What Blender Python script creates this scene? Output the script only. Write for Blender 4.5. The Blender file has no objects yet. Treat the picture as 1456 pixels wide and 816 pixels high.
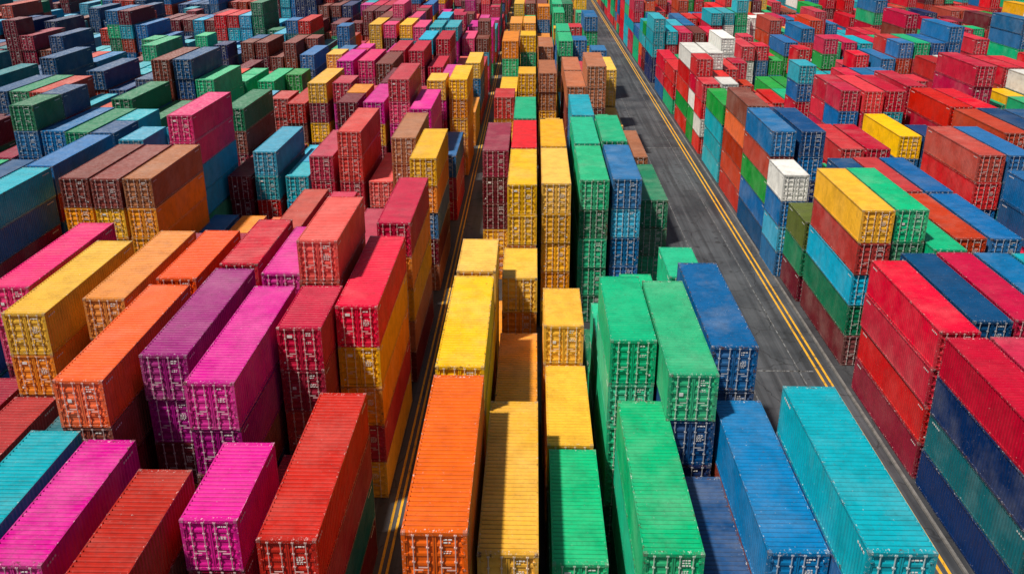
import bpy, math, random
from mathutils import Vector
random.seed(7)
R = random.Random(11)
scene = bpy.context.scene
scene.view_settings.view_transform = 'Standard'
try: scene.view_settings.look = 'None'
except: pass
scene.view_settings.exposure = 0

# ------------------------------------------------------------ materials
def nt_new(name):
    m = bpy.data.materials.new(name); m.use_nodes = True
    nt = m.node_tree
    for n in list(nt.nodes): nt.nodes.remove(n)
    out = nt.nodes.new('ShaderNodeOutputMaterial')
    b = nt.nodes.new('ShaderNodeBsdfPrincipled')
    nt.links.new(b.outputs[0], out.inputs[0])
    return m, nt, b
def math_n(nt, op, a, b=None, c=None):
    n = nt.nodes.new('ShaderNodeMath'); n.operation = op
    for i, v in enumerate((a, b, c)):
        if v is None: continue
        if isinstance(v, (int, float)): n.inputs[i].default_value = v
        else: nt.links.new(v, n.inputs[i])
    return n.outputs[0]
def noise(nt, vec, scale, detail=3, rough=0.55):
    n = nt.nodes.new('ShaderNodeTexNoise'); n.inputs['Scale'].default_value = scale
    n.inputs['Detail'].default_value = detail; n.inputs['Roughness'].default_value = rough
    nt.links.new(vec, n.inputs['Vector']); return n.outputs[0]
def mapr(nt, v, a, b, c, d):
    n = nt.nodes.new('ShaderNodeMapRange'); nt.links.new(v, n.inputs[0])
    for i, x in enumerate((a, b, c, d)):
        if isinstance(x, (int, float)): n.inputs[i+1].default_value = x
        else: nt.links.new(x, n.inputs[i+1])
    return n.outputs[0]
def mix(nt, f, a, b, bt='MIX'):
    n = nt.nodes.new('ShaderNodeMix'); n.data_type = 'RGBA'; n.blend_type = bt
    if isinstance(f, (int, float)): n.inputs[0].default_value = f
    else: nt.links.new(f, n.inputs[0])
    for i, v in ((6, a), (7, b)):
        if isinstance(v, tuple): n.inputs[i].default_value = (*v, 1)
        else: nt.links.new(v, n.inputs[i])
    return n.outputs[2]
def vmul(nt, v, t):
    n = nt.nodes.new('ShaderNodeVectorMath'); n.operation = 'MULTIPLY'
    nt.links.new(v, n.inputs[0]); n.inputs[1].default_value = t
    return n.outputs[0]

def paint(name, wear, dark=1.0, light=0.0):
    m, nt, b = nt_new(name)
    oi = nt.nodes.new('ShaderNodeObjectInfo'); tc = nt.nodes.new('ShaderNodeTexCoord')
    off = nt.nodes.new('ShaderNodeCombineXYZ')
    r = oi.outputs['Random']
    nt.links.new(math_n(nt, 'MULTIPLY', r, 91.0), off.inputs[0])
    nt.links.new(math_n(nt, 'MULTIPLY', r, 57.0), off.inputs[1])
    nt.links.new(math_n(nt, 'MULTIPLY', r, 33.0), off.inputs[2])
    add = nt.nodes.new('ShaderNodeVectorMath'); nt.links.new(tc.outputs['Object'], add.inputs[0]); nt.links.new(off.outputs[0], add.inputs[1])
    P = add.outputs[0]
    hsv = nt.nodes.new('ShaderNodeHueSaturation'); nt.links.new(oi.outputs['Color'], hsv.inputs['Color'])
    r2 = math_n(nt, 'FRACT', math_n(nt, 'MULTIPLY', r, 37.7))
    r3 = math_n(nt, 'FRACT', math_n(nt, 'MULTIPLY', r, 173.3))   # age of this box
    r4 = math_n(nt, 'FRACT', math_n(nt, 'MULTIPLY', r, 611.1))
    nt.links.new(mapr(nt, r, 0, 1, 0.492, 0.505), hsv.inputs['Hue'])
    nt.links.new(mapr(nt, r2, 0, 1, 0.80*dark, 1.12*dark), hsv.inputs['Value'])
    nt.links.new(mapr(nt, r4, 0, 1, 0.95, 1.05), hsv.inputs['Saturation'])
    col = hsv.outputs[0]
    if light: col = mix(nt, light, col, (0.66, 0.64, 0.61))
    # sun-bleached, chalky areas; stronger on older boxes
    f1 = mapr(nt, noise(nt, P, 0.35, 5, 0.6), 0.44, 0.68, 0.0, mapr(nt, r3, 0, 1, 0.02, 0.34))
    col = mix(nt, f1, col, mix(nt, 0.30, col, (0.8, 0.74, 0.64)))
    # grime clouds
    g = mapr(nt, noise(nt, P, 0.9, 7, 0.68), 0.33, 0.56, 0.70, 1.0)
    gc = nt.nodes.new('ShaderNodeCombineColor')
    for i in range(3): nt.links.new(g, gc.inputs[i])
    col = mix(nt, 0.8, col, gc.outputs[0], 'MULTIPLY')
    # vertical run-off streaks
    s = mapr(nt, noise(nt, vmul(nt, P, (7, 7, 0.5)), 1.0, 4, 0.6), 0.54, 0.76, 0.0, 0.5)
    col = mix(nt, s, col, mix(nt, 0.55, col, (0.05, 0.018, 0.012)))
    # rust blooms, amount differs per box
    th = mapr(nt, r3, 0, 1, 0.78 - wear*0.15, 0.65 - wear*0.12)
    nz = noise(nt, P, 2.8, 8, 0.74)
    ru = math_n(nt, 'MULTIPLY', math_n(nt, 'SUBTRACT', nz, th), 18.0)
    cl = nt.nodes.new('ShaderNodeClamp'); nt.links.new(ru, cl.inputs[0])
    col = mix(nt, math_n(nt, 'MULTIPLY', cl.outputs[0], 0.85), col, (0.085, 0.03, 0.014))
    # scuffs down to primer / pale scratches
    sc = noise(nt, vmul(nt, P, (6, 2.2, 6)), 2.0, 6, 0.74)
    c2 = mapr(nt, sc, 0.69 - wear*0.10, 0.715 - wear*0.085, 0.0, 0.85)
    col = mix(nt, c2, col, mix(nt, 0.75, col, (0.8, 0.77, 0.72)))
    nt.links.new(col, b.inputs['Base Color'])
    nt.links.new(mapr(nt, nz, 0.3, 0.7, 0.28, 0.6), b.inputs['Roughness'])
    b.inputs['Specular IOR Level'].default_value = 0.35
    bp = nt.nodes.new('ShaderNodeBump'); bp.inputs['Strength'].default_value = 0.5; bp.inputs['Distance'].default_value = 0.035
    nt.links.new(noise(nt, P, 1.2, 3, 0.55), bp.inputs['Height']); nt.links.new(bp.outputs[0], b.inputs['Normal'])
    return m
M_body = paint('container_paint', 0.25)
M_frame = paint('container_frame_paint', 1.0, 0.84)
M_rod = paint('lock_rod_paint', 0.5, 1.0, 0.6)
M_cast = paint('corner_casting_paint', 1.2, 0.6, 0.12)
M_groove = paint('shaded_groove_paint', 0.4, 0.50)  # roof valleys: darker copy of the paint, shade put into colour for rib contrast
def flat(name, c, rough=0.6, var=0.35, sc=3.0):
    m, nt, b = nt_new(name)
    tc = nt.nodes.new('ShaderNodeTexCoord')
    n = mapr(nt, noise(nt, tc.outputs['Object'], sc, 6, 0.7), 0.35, 0.7, 0, 1)
    nt.links.new(mix(nt, n, c, tuple(x*(1-var) for x in c)), b.inputs['Base Color'])
    b.inputs['Roughness'].default_value = rough
    return m
M_white = flat('label_white', (0.78, 0.76, 0.73), 0.5, 0.4, 9)
M_black = flat('gasket_rubber', (0.02, 0.02, 0.02), 0.8)

# ------------------------------------------------------------ container meshes
W, H = 2.438, 2.59
def make_container(L, variant):
    rr = random.Random(variant*17 + int(L*10))
    V, F, MI = [], [], []
    def box(x0, x1, y0, y1, z0, z1, mi):
        i = len(V)
        V.extend([(x0,y0,z0),(x1,y0,z0),(x1,y1,z0),(x0,y1,z0),(x0,y0,z1),(x1,y0,z1),(x1,y1,z1),(x0,y1,z1)])
        for f in ((0,3,2,1),(4,5,6,7),(0,1,5,4),(1,2,6,5),(2,3,7,6),(3,0,4,7)):
            F.append(tuple(i+k for k in f)); MI.append(mi)
    def profile(t0, t1, per, d):
        n = max(1, round((t1-t0)/per)); p = (t1-t0)/n; pts = [(t0, 0)]
        for k in range(n):
            s = t0+k*p
            pts += [(s+p*0.22, 0), (s+p*0.42, d), (s+p*0.76, d), (s+p*0.96, 0)]
        pts.append((t1, 0)); return pts
    def strip(pts, fn, mi, flip=False, mi2=None):
        i0 = len(V)
        for t, d in pts: V.append(fn(t, d, 0)); V.append(fn(t, d, 1))
        for k in range(len(pts)-1):
            a = i0+2*k; f = (a, a+2, a+3, a+1)
            F.append(f[::-1] if flip else f)
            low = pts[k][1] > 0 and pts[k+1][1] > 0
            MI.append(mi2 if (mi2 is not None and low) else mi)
    w = W/2; pr = 0.14
    # a couple of knocks in the side walls
    dents = [(rr.choice((-1, 1)), rr.uniform(1, L-1), rr.uniform(0.5, 1.1), rr.uniform(0.02, 0.05)) for _ in range(3)]
    def dent(sx, t):
        return sum(d*max(0, 1-abs(t-c)/wd) for (s_, c, wd, d) in dents if s_ == sx)
    P = profile(pr, L-pr, 0.285, 0.05)
    for sx in (-1, 1):
        i0 = len(V); zs = (0.14, 0.9, 1.6, H-0.09)
        for t, d in P:
            for j, z in enumerate(zs):
                dd = d + (dent(sx, t) if j in (1, 2) else 0)
                V.append((sx*(w-0.012-dd), t, z))
        for k in range(len(P)-1):
            for j in range(3):
                a = i0+4*k+j; f = (a, a+4, a+5, a+1)
                F.append(f if sx > 0 else f[::-1]); MI.append(0)
    n = round((L-0.52)/0.30); p = (L-0.52)/n; RP = [(0.26, 0)]
    for k in range(n):
        s = 0.26+k*p
        RP += [(s+p*0.42, 0), (s+p*0.56, 0.048), (s+p*0.80, 0.048), (s+p*0.92, 0)]
    RP.append((L-0.26, 0))
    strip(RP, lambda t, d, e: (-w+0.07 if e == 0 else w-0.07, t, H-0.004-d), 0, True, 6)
    box(-w+0.08, w-0.08, 0.06, pr+0.12, H-0.09, H-0.003, 1)
    box(-w+0.08, w-0.08, L-pr-0.12, L-0.06, H-0.09, H-0.003, 1)
    box(-w+0.05, w-0.05, 0.1, L-0.1, 0.05, 0.14, 3)
    for sx in (-1, 1):
        a, b_ = sorted((sx*w, sx*(w-0.075)))
        box(a, b_, 0.17, L-0.17, H-0.10, H+0.002, 1)
        box(a, b_, 0.17, L-0.17, 0.02, 0.16, 1)
        a2, b2 = sorted((sx*(w-0.002), sx*(w-0.15)))
        for (ya, yb) in ((0.004, 0.15), (L-0.15, L-0.004)):
            box(a2, b2, ya, yb, 0.11, H-0.115, 1)
        a3, b3 = sorted((sx*(w+0.004), sx*(w-0.165)))
        for (ya, yb) in ((-0.004, 0.178), (L-0.178, L+0.004)):
            box(a3, b3, ya, yb, 0.0, 0.115, 3)
            box(a3, b3, ya, yb, H-0.118, H+0.008, 3)
    for ya, yb in ((0.01, 0.12), (L-0.12, L-0.01)):
        box(-w+0.166, w-0.166, ya, yb, 0.02, 0.15, 1)
        box(-w+0.166, w-0.166, ya, yb, H-0.15, H-0.001, 1)
    BP = profile(-w+0.15, w-0.15, 0.26, 0.045)
    strip(BP, lambda t, d, e: (t, L-0.03-d, 0.15 if e == 0 else H-0.15), 0)
    for sx in (-1, 1):
        x0, x1 = sorted((sx*0.012, sx*(w-0.155)))
        dp = profile(0.19, H-0.17, 0.44, 0.035)
        strip(dp, lambda t, d, e: (x0 if e == 0 else x1, 0.055+d, t), 0)
        box(x0, x0+0.06, 0.038, 0.09, 0.165, H-0.155, 0)
        box(x1-0.06, x1, 0.038, 0.09, 0.165, H-0.155, 0)
        for rx in (0.25, 0.78):
            cx = sx*rx; r = 0.027; i = len(V)
            for z in (0.06, H-0.05):
                for k in range(6):
                    V.append((cx+r*math.cos(k*math.pi/3), 0.0+r*math.sin(k*math.pi/3), z))
            for k in range(6):
                F.append((i+k, i+(k+1)%6, i+6+(k+1)%6, i+6+k)); MI.append(2)
            for z in (0.1, 0.62, 1.25, 1.9, H-0.14):
                box(cx-0.055, cx+0.055, -0.03, 0.05, z, z+0.06, 2)
            hz = 1.02 if rx < 0.5 else 0.9
            xa, xb = sorted((cx, cx+sx*0.36 if rx < 0.5 else cx-sx*0.34))
            box(xa, xb, -0.036, -0.014, hz, hz+0.045, 2)
        for z in (0.3, 0.9, 1.55, 2.15):
            xa, xb = sorted((sx*(w-0.23), sx*(w-0.10)))
            box(xa, xb, -0.012, 0.045, z, z+0.10, 1)
    box(-0.011, 0.011, 0.05, 0.08, 0.17, H-0.16, 5)
    def plate(xa, xb, za, zb, y=0.032): box(xa, xb, y, y+0.02, za, zb, 4)
    zt = H-0.36
    for row in range(rr.choice((1, 2, 3))):
        x = 0.34
        for k in range(rr.randint(2, 4)):
            ww = rr.uniform(0.05, 0.15); plate(x, min(x+ww, 0.72), zt-row*0.13, zt-row*0.13+0.05); x += ww+0.04
            if x > 0.66: break
    for row in range(rr.choice((2, 3, 5))):
        x = 0.33
        for k in range(3):
            ww = rr.uniform(0.04, 0.12); plate(x, x+ww, 1.72-row*0.085, 1.75-row*0.085); x += ww+0.04
    if variant == 2: plate(-0.66, -0.46, 1.38, 1.56)
    if variant == 1: plate(-0.68, -0.40, 1.98, 2.14)
    if variant in (1, 4): plate(-0.98, -0.88, 0.42, 0.52)
    if variant == 3: plate(0.86, 0.98, 0.5, 0.6)
    for sx in (-1, 1):
        a, b_ = sorted((sx*(w-0.012), sx*(w+0.001)))
        for k in range(rr.choice((0, 4, 5))):
            y0 = L-0.5-k*0.22
            box(a, b_, y0-0.12, y0, H-0.40, H-0.30, 4)
            y0 = 0.4+k*0.2
            if k < 4: box(a, b_, y0, y0+0.1, H-0.38, H-0.30, 4)
    me = bpy.data.meshes.new('container_%d_%d' % (int(L), variant))
    me.from_pydata(V, [], F)
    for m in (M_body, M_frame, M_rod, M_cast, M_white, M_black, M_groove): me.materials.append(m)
    me.polygons.foreach_set('material_index', MI)
    me.update()
    return me
LEN = {40: 12.19, 30: 9.12, 20: 6.06}
NV = 7
MESH = {(k, v): make_container(LEN[k], v) for k in LEN for v in range(NV)}

# ------------------------------------------------------------ colours
C = dict(
 orange=(0.86,0.12,0.006), gold=(0.82,0.28,0.004), yellow=(0.88,0.46,0.006), pale=(0.88,0.52,0.08),
 magenta=(0.66,0.005,0.27), purple=(0.33,0.005,0.18), crimson=(0.52,0.006,0.045), red=(0.64,0.006,0.014), orred=(0.68,0.024,0.012),
 salmon=(0.76,0.08,0.06), brown=(0.22,0.042,0.024), tan=(0.44,0.15,0.055), maroon=(0.15,0.005,0.016), rust=(0.50,0.045,0.022),
 green=(0.004,0.43,0.19), mint=(0.02,0.52,0.29), dgreen=(0.003,0.19,0.085), kelly=(0.006,0.33,0.05),
 teal=(0.004,0.38,0.48), dteal=(0.004,0.16,0.20), sky=(0.02,0.38,0.60), blue=(0.004,0.14,0.38), dblue=(0.003,0.065,0.20), navy=(0.004,0.022,0.12),
 white=(0.78,0.77,0.72), olive=(0.12,0.15,0.03), wine=(0.29,0.006,0.035), pink=(0.70,0.025,0.15))
PAL = dict(
 center=dict(yellow=46, pale=20, gold=14, tan=6, orange=5, red=3, green=3, brown=2),
 centerfar=dict(yellow=30, pale=16, gold=8, tan=8, red=8, green=9, teal=5, blue=5, brown=6, sky=4),
 green=dict(green=40, mint=10, dgreen=12, blue=20, dblue=5, teal=8),
 greenfar=dict(green=22, dgreen=8, tan=12, yellow=18, blue=14, teal=10, red=10, brown=4),
 left=dict(crimson=26, wine=12, maroon=8, magenta=12, rust=13, yellow=9, brown=6, salmon=9, pink=11, gold=4, orred=6, blue=2),
 leftfar=dict(rust=15, crimson=20, maroon=8, brown=6, sky=11, teal=10, blue=7, salmon=9, pink=10, magenta=6, yellow=5, green=3),
 farleft=dict(teal=15, dteal=8, blue=20, dblue=11, maroon=10, rust=14, brown=7, green=6, dgreen=5, wine=8, sky=9, orred=4, navy=3),
 right=dict(red=22, rust=7, blue=18, green=17, yellow=6, dblue=10, crimson=8, teal=8, white=2, brown=1, orred=6),
 rightfar=dict(red=30, green=14, kelly=6, white=5, blue=14, maroon=5, rust=9, crimson=10, yellow=3, orange=2, brown=3, teal=9, navy=2),
)
def pick(pal):
    ks = list(PAL[pal]); return R.choices(ks, [PAL[pal][k] for k in ks])[0]

coll = scene.collection
count = 0
def put(x, y, z, ln, col, jit=0.04):
    global count
    ob = bpy.data.objects.new('shipping_container', MESH[(ln, R.randrange(NV))])
    ob.location = (x+R.uniform(-jit, jit)*0.6, y+R.uniform(-jit, jit)*1.6, z)
    a = R.uniform(-0.12, 0.12)
    ob.rotation_euler = (0, 0, math.radians(a))
    c = C[col]; k = R.uniform(0.92, 1.06)
    ob.color = (min(0.95, c[0]*k), min(0.95, c[1]*k), min(0.95, c[2]*k), 1)
    coll.objects.link(ob); count += 1
def stack(x, y, ln, cols, jit=0.05):
    """cols from top to bottom"""
    n = len(cols)
    for i, c in enumerate(cols):
        put(x, y, (n-1-i)*2.6+0.01, ln, c, jit)

# ------------------------------------------------------------ explicit stacks near the camera
c1, c2, c3, c4, c5, c6, c7 = -3.5, -0.85, 2.0, 5.5, 8.0, 10.5, 12.98
stack(c1, 27.2, 40, ['orange','gold','red','gold','brown'])
stack(c1, 40.2, 40, ['yellow','yellow','gold','yellow','tan'])
stack(c1, 53.2, 20, ['pale','yellow','yellow','gold','tan'])
stack(c1, 60.5, 40, ['gold'])
stack(c1, 84, 40, ['wine','maroon','maroon','yellow','gold'])
stack(c2, 29.4, 40, ['yellow','gold','yellow','brown'])
stack(c2, 43.0, 40, ['gold','yellow','gold'])
stack(c2, 58.6, 20, ['yellow','gold','yellow','yellow'])
stack(c2, 66, 20, ['gold'])
stack(c2, 72.5, 40, ['yellow','yellow','gold','yellow','gold'])
stack(c2, 85.2, 40, ['red','yellow','gold','yellow','tan'])
stack(c2, 98.4, 40, ['green','yellow','yellow','gold','tan'])
stack(c3+0.2, 32.0, 30, ['green','dgreen','brown'])
stack(c3+0.1, 41.4, 30, ['yellow','gold','brown'])
stack(c3, 50.8, 20, ['yellow','gold','gold','yellow'])
stack(c3, 73, 40, ['pale','yellow','yellow','gold','yellow'])
stack(c3, 85.8, 40, ['yellow','yellow','gold','yellow','tan'])
stack(c4+0.25, 29.5, 40, ['green','mint','green','dgreen'])
stack(c4-0.1, 43.4, 30, ['green','mint','green','green','dgreen'])
stack(c4, 54.4, 20, ['mint','green','green'])
stack(c4, 61, 20, ['dgreen'])
stack(c4-0.3, 74, 40, ['green','dgreen','green','green','dgreen'])
stack(c4-0.2, 87, 40, ['mint','teal','green','blue','green'])
stack(c5+0.24, 26.6, 40, ['dblue','navy','dblue'], 0.02)
stack(c5, 39.7, 40, ['green','dblue','navy','dblue','navy'])
stack(c5, 52.6, 20, ['mint','green','blue'])
stack(c5, 60.0, 20, ['green','green','dgreen'])
stack(c5, 74.5, 40, ['blue','sky','blue','blue','dblue'])
stack(c5, 88, 40, ['green','green','dgreen','teal','green'])
stack(c6+0.2, 29.6, 40, ['blue','brown','dblue','navy'])
stack(c6+0.1, 42.8, 40, ['blue','dblue','blue','sky','dblue'])
stack(c6+0.3, 59, 20, ['mint','green','dgreen','green'])
stack(c6+0.2, 77, 40, ['dgreen','dgreen','green','dgreen'])
stack(c6+0.1, 92, 40, ['tan','green','dgreen','blue'])
stack(c7+0.2, 26.5, 40, ['teal','blue','dteal','dblue','navy'])
r = [25.9, 28.6, 31.3, 34.0, 36.7]
stack(r[0], 24.9, 40, ['blue','navy','teal','navy'])
stack(r[0], 37.6, 40, ['red','navy','dteal','navy'])
stack(r[1], 37.7, 40, ['crimson','red','blue','navy'])
stack(r[2], 37.7, 40, ['blue','red','red','navy'])
stack(r[3], 37.7, 40, ['red','red','red','navy'])
stack(r[0]-0.05, 50.4, 40, ['red','crimson','red','wine'])
stack(r[1], 52.0, 40, ['dblue','blue','navy','red'])
stack(r[2], 52.2, 40, ['crimson','red','green','navy'])
stack(r[3], 52.2, 40, ['blue','teal','green','navy'])
stack(r[4], 52.2, 40, ['teal','red','green','navy'])
stack(r[0]+0.2, 66.2, 40, ['yellow','rust','sky','dgreen','maroon'])
stack(r[0], 79.0, 20, ['olive','dgreen','maroon'])
stack(r[1]+0.1, 66.4, 40, ['green','dgreen','blue','red','navy'])
stack(r[2], 64.9, 40, ['green','dgreen','red','blue'])
stack(r[3], 67.5, 40, ['rust','red','blue','navy'])
stack(r[4], 67.5, 40, ['blue','dgreen','blue','navy'])
stack(r[4]+2.7, 67, 40, ['red','maroon','dblue'])
stack(r[2]+0.1, 80, 40, ['dblue','navy','red','navy'])
stack(r[3], 80.3, 40, ['rust','red','blue','navy'])
stack(r[4], 80.3, 40, ['blue','dgreen','blue','navy'])
stack(r[0]-0.6, 85.4, 20, ['white','blue','sky','blue'])
stack(r[0]-0.3, 92.5, 40, ['blue','rust','kelly','blue','dblue'])
stack(r[1], 92.5, 40, ['dblue','blue','navy','dblue','navy'])
stack(r[1], 79.5, 20, ['green','blue'])
stack(r[2], 94, 20, ['green','blue','rust'])
stack(r[3], 96, 40, ['red','red','wine','blue'])
stack(r[4], 96, 40, ['red','crimson','wine','blue'])
stack(r[4]+2.7, 94, 40, ['kelly','dgreen','white'])
l = [-10.0, -12.8, -15.7, -18.7, -21.8, -24.9, -28.1]
stack(l[0]+0.15, 30.0, 40, ['rust','wine','dteal','maroon'])
stack(l[0], 47.5, 40, ['red','yellow','gold','crimson','yellow'])
stack(l[0], 62.5, 40, ['crimson','gold','yellow','tan','maroon'])
stack(l[0], 81, 40, ['yellow','gold','blue','maroon','tan'])
stack(l[1]-0.6, 31.2, 20, ['magenta','wine','maroon','brown'])
stack(l[1], 38.2, 20, ['crimson','maroon'])
stack(l[1]+0.2, 44.6, 20, ['crimson','wine','rust','maroon','brown'])
stack(l[1]-0.1, 51.3, 30, ['salmon','salmon','teal','sky','wine','maroon'])
stack(l[1], 62.0, 40, ['crimson','wine','magenta','maroon'])
stack(l[2]-0.9, 22.8, 40, ['rust','brown','maroon','brown'])
stack(l[2]+0.3, 38.3, 40, ['magenta','purple','maroon','navy','brown'])
stack(l[2]+0.1, 52.5, 30, ['magenta','pink','crimson','wine','maroon'])
stack(l[2], 62.5, 40, ['maroon','magenta','purple'])
stack(l[3]-1.5, 28.2, 30, ['magenta','purple','maroon','brown'])
stack(l[3], 41.2, 40, ['purple','purple','maroon','gold','brown'])
stack(l[3], 54, 30, ['red','wine','maroon','brown','rust'])
stack(l[4]-1.4, 29.0, 30, ['teal','teal','blue','dblue'])
stack(l[4], 38.4, 40, ['orange','brown','maroon','gold','brown'])
stack(l[4], 51.5, 30, ['orange','orred','wine','maroon','brown'])
stack(l[5]-1.5, 26, 40, ['teal','wine','maroon'])
stack(l[5]-0.2, 38.4, 30, ['dteal','dgreen','maroon'])
stack(l[5], 48.3, 40, ['gold','gold','maroon','wine','maroon'])
stack(l[6]-0.4, 46.2, 40, ['yellow','gold','brown','wine','brown'])
stack(l[6]-0.6, 36.8, 30, ['rust','maroon','crimson'])
stack(l[6]-3.3, 50, 40, ['pink','pink','wine','maroon','maroon'])
stack(l[6]-3.4, 36, 40, ['wine','maroon','blue'])
for i, top in enumerate(('brown', 'brown', 'tan')):
    stack(-38.6+i*2.7, 73.5, 40, [top, 'gold' if i != 1 else 'yellow', 'gold', 'maroon', 'wine'])
start = {}
for x, y in ((c1,96.8),(c2,111),(c3,98.6),(c4,99.8),(c5,100.8),(c6,104.8),
             (l[0],93.6),(l[1],75),(l[2],75.2),(l[3],63.6),(l[4],61),(l[5],61),(l[6],59),
             (r[0],105.2),(r[1],105.2),(r[2],100.8),(r[3],108.8),(r[4],108.8)):
    start[x] = y

# ------------------------------------------------------------ procedural remainder of the yard
ZONES = [  # x0, x1, y0, y1, colours
 (-11.5, -8.5, 120, 150, ['yellow','gold']), (-13.9, -8.5, 76, 92, ['yellow','tan','pink']),
 (9.5, 12, 112, 136, ['yellow','pale']), (4, 9.4, 112, 140, ['tan','brown']),
 (-29, -23, 93, 116, ['sky','sky','teal']), (-44, -36, 112, 138, ['kelly','green']),
 (-22, -14, 88, 101, ['orred','crimson','salmon']), (-29, -23, 74, 90, ['gold','orange','rust']),
 (-17, -14, 62, 120, ['magenta','pink','crimson']), (24, 36, 148, 176, ['white','white','green','red']),
 (36, 50, 110, 128, ['red','crimson']), (24.5, 30, 128, 150, ['red','kelly','white','red']), (56, 66, 120, 140, ['white','red','rust']),
 (-60, -42, 60, 100, ['teal','dblue','blue','maroon','rust','dgreen','wine']),
]
def palette(x, y):
    if -6 < x < 4: return 'center' if y < 150 else 'centerfar'
    if 4 <= x < 15: return 'green' if y < 105 else 'greenfar'
    if x >= 15: return 'right' if y < 105 and x < 60 else 'rightfar'
    if x > -30 - 0.05*y: return 'left' if y < 140 else 'leftfar'
    return 'farleft'
def fill_block(cols, y0, y1, heights=None):
    y = y0
    run = R.randint(1, 2)
    while y < y1:
        base = R.choices((1, 2, 3, 4, 5), (0.4, 1.0, 2.2, 4, 4))[0] if heights is None else heights(y)
        dom = pick(palette(cols[len(cols)//2], y)); dom2 = pick(palette(cols[len(cols)//2], y))
        xmax = 0.60*y+20
        prev = dom
        for x in cols:
            if abs(x) > xmax: continue
            yy = y + R.uniform(-0.5, 0.5)
            if yy < start.get(x, -99):
                if yy + 3 > start.get(x): yy = start[x]
                else: continue
            if R.random() < 0.03: continue
            pal = palette(x, y)
            zone = next((z[4] for z in ZONES if z[0] <= x <= z[1] and z[2] <= y <= z[3]), None)
            def cc(p):
                q = R.random()
                if zone and q < 0.85: return R.choice(zone)
                if q < 0.28: return p
                if q < 0.45: return dom
                if q < 0.52: return dom2
                return pick(pal)
            if R.random() < 0.74:
                n = max(1, min(6, base + R.choices((-2, -1, 0, 1), (0.6, 2, 6, 1.6))[0]))
                cs = []
                for k in range(n): cs.append(cc(cs[-1] if cs else prev))
                stack(x, yy, 40, cs); prev = cs[0]
            else:
                for k2 in (0, 1):
                    n = max(1, min(6, base + R.choices((-2, -1, 0, 1), (1, 3, 5, 1))[0]))
                    cs = []
                    for k in range(n): cs.append(cc(cs[-1] if cs else prev))
                    stack(x, yy+k2*6.2, 20, cs)
        run -= 1
        y += 13.0
        if run <= 0:
            y += R.choice((0.6, 2.5, 4.5, 6.2)); run = R.randint(1, 3)
YM = 400
hc = lambda y: R.choices((3, 4, 5), (1, 3, 5))[0]
fill_block([c1, c2, c3], 97, YM, heights=hc)
fill_block([c4, c5, c6], 100, YM, heights=hc)
fill_block([l[0], l[1]], 76, YM, heights=hc)
fill_block([l[2], l[3], l[4]], 76, YM)
fill_block([l[5], l[6], l[6]-2.9], 62.5, YM)
fill_block([r[0], r[1]], 106, YM, heights=hc)
fill_block([r[2], r[3], r[4]], 101.5, YM)
fill_block([-34, -36.7, -39.4], 36, 72, heights=lambda y: R.choice((2, 3)))
fill_block([-34, -36.7, -39.4], 87, YM)
x = -43.5
while x > -270:
    n = R.choice((3, 4, 5)); cols = [x-2.72*i for i in range(n)]
    fill_block(cols, max(24, (abs(x)-22)/0.60)+R.uniform(-6, 0), YM)
    x = cols[-1] - 2.72 - (R.choice((0.3, 1.2, 4.5)))
x = 39.6
while x < 270:
    n = R.choice((3, 4, 5)); cols = [x+2.72*i for i in range(n)]
    y0 = max(24, (abs(x)-22)/0.60)+R.uniform(-6, 0)
    if x < 41: start.update({cols[0]: 107.0})
    fill_block(cols, y0, YM)
    x = cols[-1] + 2.72 + (R.choice((0.3, 1.2, 5.5)))
fill_block([c1, c2, c3, c4, c5, c6], -1, 12, heights=lambda y: 2)
print('containers', count)

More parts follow.
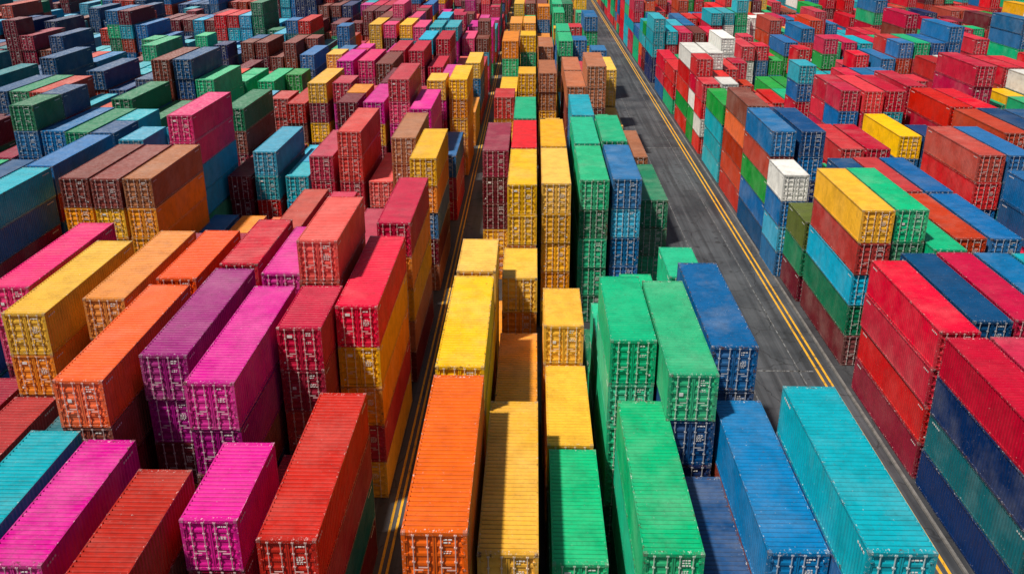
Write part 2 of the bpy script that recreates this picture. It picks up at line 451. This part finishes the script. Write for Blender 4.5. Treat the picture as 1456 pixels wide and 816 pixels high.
# ------------------------------------------------------------ ground and markings
def sheet(name, x0, x1, y0, y1, z, mat):
    me = bpy.data.meshes.new(name)
    me.from_pydata([(x0,y0,z),(x1,y0,z),(x1,y1,z),(x0,y1,z)], [], [(0,1,2,3)])
    me.materials.append(mat); ob = bpy.data.objects.new(name, me); coll.objects.link(ob); return ob
def asphalt(name, base, streak):
    m, nt, b = nt_new(name); tc = nt.nodes.new('ShaderNodeTexCoord'); P = tc.outputs['Object']
    big = mapr(nt, noise(nt, P, 0.12, 5, 0.6), 0.35, 0.65, 0, 1)
    col = mix(nt, big, tuple(x*0.65 for x in base), tuple(x*1.45 for x in base))
    st = mapr(nt, noise(nt, vmul(nt, P, (1.6, 0.03, 1)), 1.0, 5, 0.6), 0.44, 0.62, 0, 1)
    col = mix(nt, math_n(nt, 'MULTIPLY', st, streak), col, (0.016, 0.017, 0.02))
    st2 = mapr(nt, noise(nt, vmul(nt, P, (2.3, 0.05, 1)), 1.0, 4, 0.6), 0.58, 0.72, 0, 0.6)
    col = mix(nt, st2, col, (0.12, 0.12, 0.125))
    fine = mapr(nt, noise(nt, P, 9, 6, 0.75), 0.55, 0.7, 0, 0.4)
    col = mix(nt, fine, col, (0.12, 0.115, 0.11))
    oil = mapr(nt, noise(nt, P, 0.7, 4, 0.6), 0.6, 0.68, 0, 0.7)
    col = mix(nt, oil, col, (0.015, 0.015, 0.017))
    vo = nt.nodes.new('ShaderNodeTexVoronoi'); vo.feature = 'DISTANCE_TO_EDGE'; vo.inputs['Scale'].default_value = 0.22
    wp = nt.nodes.new('ShaderNodeVectorMath'); wp.operation = 'ADD'; nt.links.new(P, wp.inputs[0])
    nn = nt.nodes.new('ShaderNodeTexNoise'); nn.inputs['Scale'].default_value = 0.8; nt.links.new(P, nn.inputs['Vector']); nt.links.new(nn.outputs[1], wp.inputs[1])
    nt.links.new(wp.outputs[0], vo.inputs['Vector'])
    cr = mapr(nt, vo.outputs['Distance'], 0.0, 0.012, 0.8, 0.0)
    col = mix(nt, cr, col, (0.01, 0.01, 0.01))
    nt.links.new(col, b.inputs['Base Color'])
    nt.links.new(mapr(nt, big, 0, 1, 0.5, 0.85), b.inputs['Roughness'])
    return m
def worn(name, c, lo=0.46, hi=0.56):
    m, nt, b = nt_new(name); tc = nt.nodes.new('ShaderNodeTexCoord')
    f = mapr(nt, noise(nt, vmul(nt, tc.outputs['Object'], (2, 0.7, 1)), 2.2, 8, 0.75), lo, hi, 0, 1)
    nt.links.new(mix(nt, f, c, (0.045, 0.042, 0.04)), b.inputs['Base Color']); b.inputs['Roughness'].default_value = 0.7
    return m
MA = asphalt('yard_asphalt', (0.038, 0.040, 0.045), 0.4)
MR = asphalt('road_asphalt', (0.058, 0.063, 0.071), 0.65)
MY = worn('yellow_road_paint', (0.74, 0.38, 0.015), 0.5, 0.68)
MWp = worn('white_road_paint', (0.26, 0.27, 0.28), 0.36, 0.56)
MK = flat('kerb_concrete', (0.2, 0.19, 0.18), 0.85, 0.6, 1.5)
sheet('ground', -900, 900, -300, 1500, 0, MA)
sheet('road', 14.3, 24.0, -60, 900, 0.004, MR)
sheet('service_lane', -8.7, -4.85, -60, 900, 0.004, MR)
def line(name, segs, z, mat):
    V, F = [], []
    for (x0, x1, y0, y1) in segs:
        i = len(V); V += [(x0,y0,z),(x1,y0,z),(x1,y1,z),(x0,y1,z)]; F.append((i,i+1,i+2,i+3))
    me = bpy.data.meshes.new(name); me.from_pydata(V, [], F); me.materials.append(mat)
    ob = bpy.data.objects.new(name, me); coll.objects.link(ob)
line('yellow_lane_marking', [(22.7,22.88,-60,900),(23.2,23.38,-60,900),(-8.35,-8.2,-60,900),(-7.95,-7.8,-60,900),(-5.5,-5.36,-60,900)], 0.008, MY)
segs = [(21.3,21.4,-60,900),(17.0,17.1,-60,900),(14.9,22.6,65.0,65.2),(14.9,22.6,138,138.3)]
line('white_lane_marking', segs, 0.012, MWp)
V, F = [], []
for y0 in range(-60, 600, 6):
    i = len(V); x0, x1, y1, z = 24.05, 24.25, y0+5.97, 0.13
    V += [(x0,y0,0),(x1,y0,0),(x1,y1,0),(x0,y1,0),(x0+.02,y0,z),(x1,y0,z),(x1,y1,z),(x0+.02,y1,z)]
    F += [tuple(i+k for k in f) for f in ((4,5,6,7),(0,1,5,4),(1,2,6,5),(2,3,7,6),(3,0,4,7))]
me = bpy.data.meshes.new('kerb'); me.from_pydata(V, [], F); me.materials.append(MK)
coll.objects.link(bpy.data.objects.new('kerb', me))

# ------------------------------------------------------------ light
elev, az = math.radians(60), math.radians(232)   # az measured clockwise from +Y
w = bpy.data.worlds.new('World'); scene.world = w; w.use_nodes = True
nt = w.node_tree; bg = nt.nodes['Background']
sk = nt.nodes.new('ShaderNodeTexSky'); sk.sky_type = 'NISHITA'; sk.sun_disc = False
sk.sun_elevation = elev; sk.sun_rotation = az; sk.dust_density = 2.5; sk.ozone_density = 0.7
nt.links.new(sk.outputs[0], bg.inputs[0]); bg.inputs[1].default_value = 0.06
sd = Vector((math.sin(az)*math.cos(elev), math.cos(az)*math.cos(elev), math.sin(elev)))
sl = bpy.data.lights.new('sun', 'SUN'); sl.energy = 4.9; sl.angle = math.radians(3); sl.color = (1, 0.93, 0.83)
so = bpy.data.objects.new('sun', sl); so.rotation_euler = sd.to_track_quat('Z', 'Y').to_euler(); coll.objects.link(so)

# ------------------------------------------------------------ camera
cam = bpy.data.cameras.new('camera'); cam.sensor_width = 36; cam.lens = 32.14
cam.clip_start = 0.5; cam.clip_end = 3000
co = bpy.data.objects.new('camera', cam); co.location = (0, 0, 34)
co.rotation_euler = (math.radians(67.5), 0, math.radians(1.32)); coll.objects.link(co)
scene.camera = co
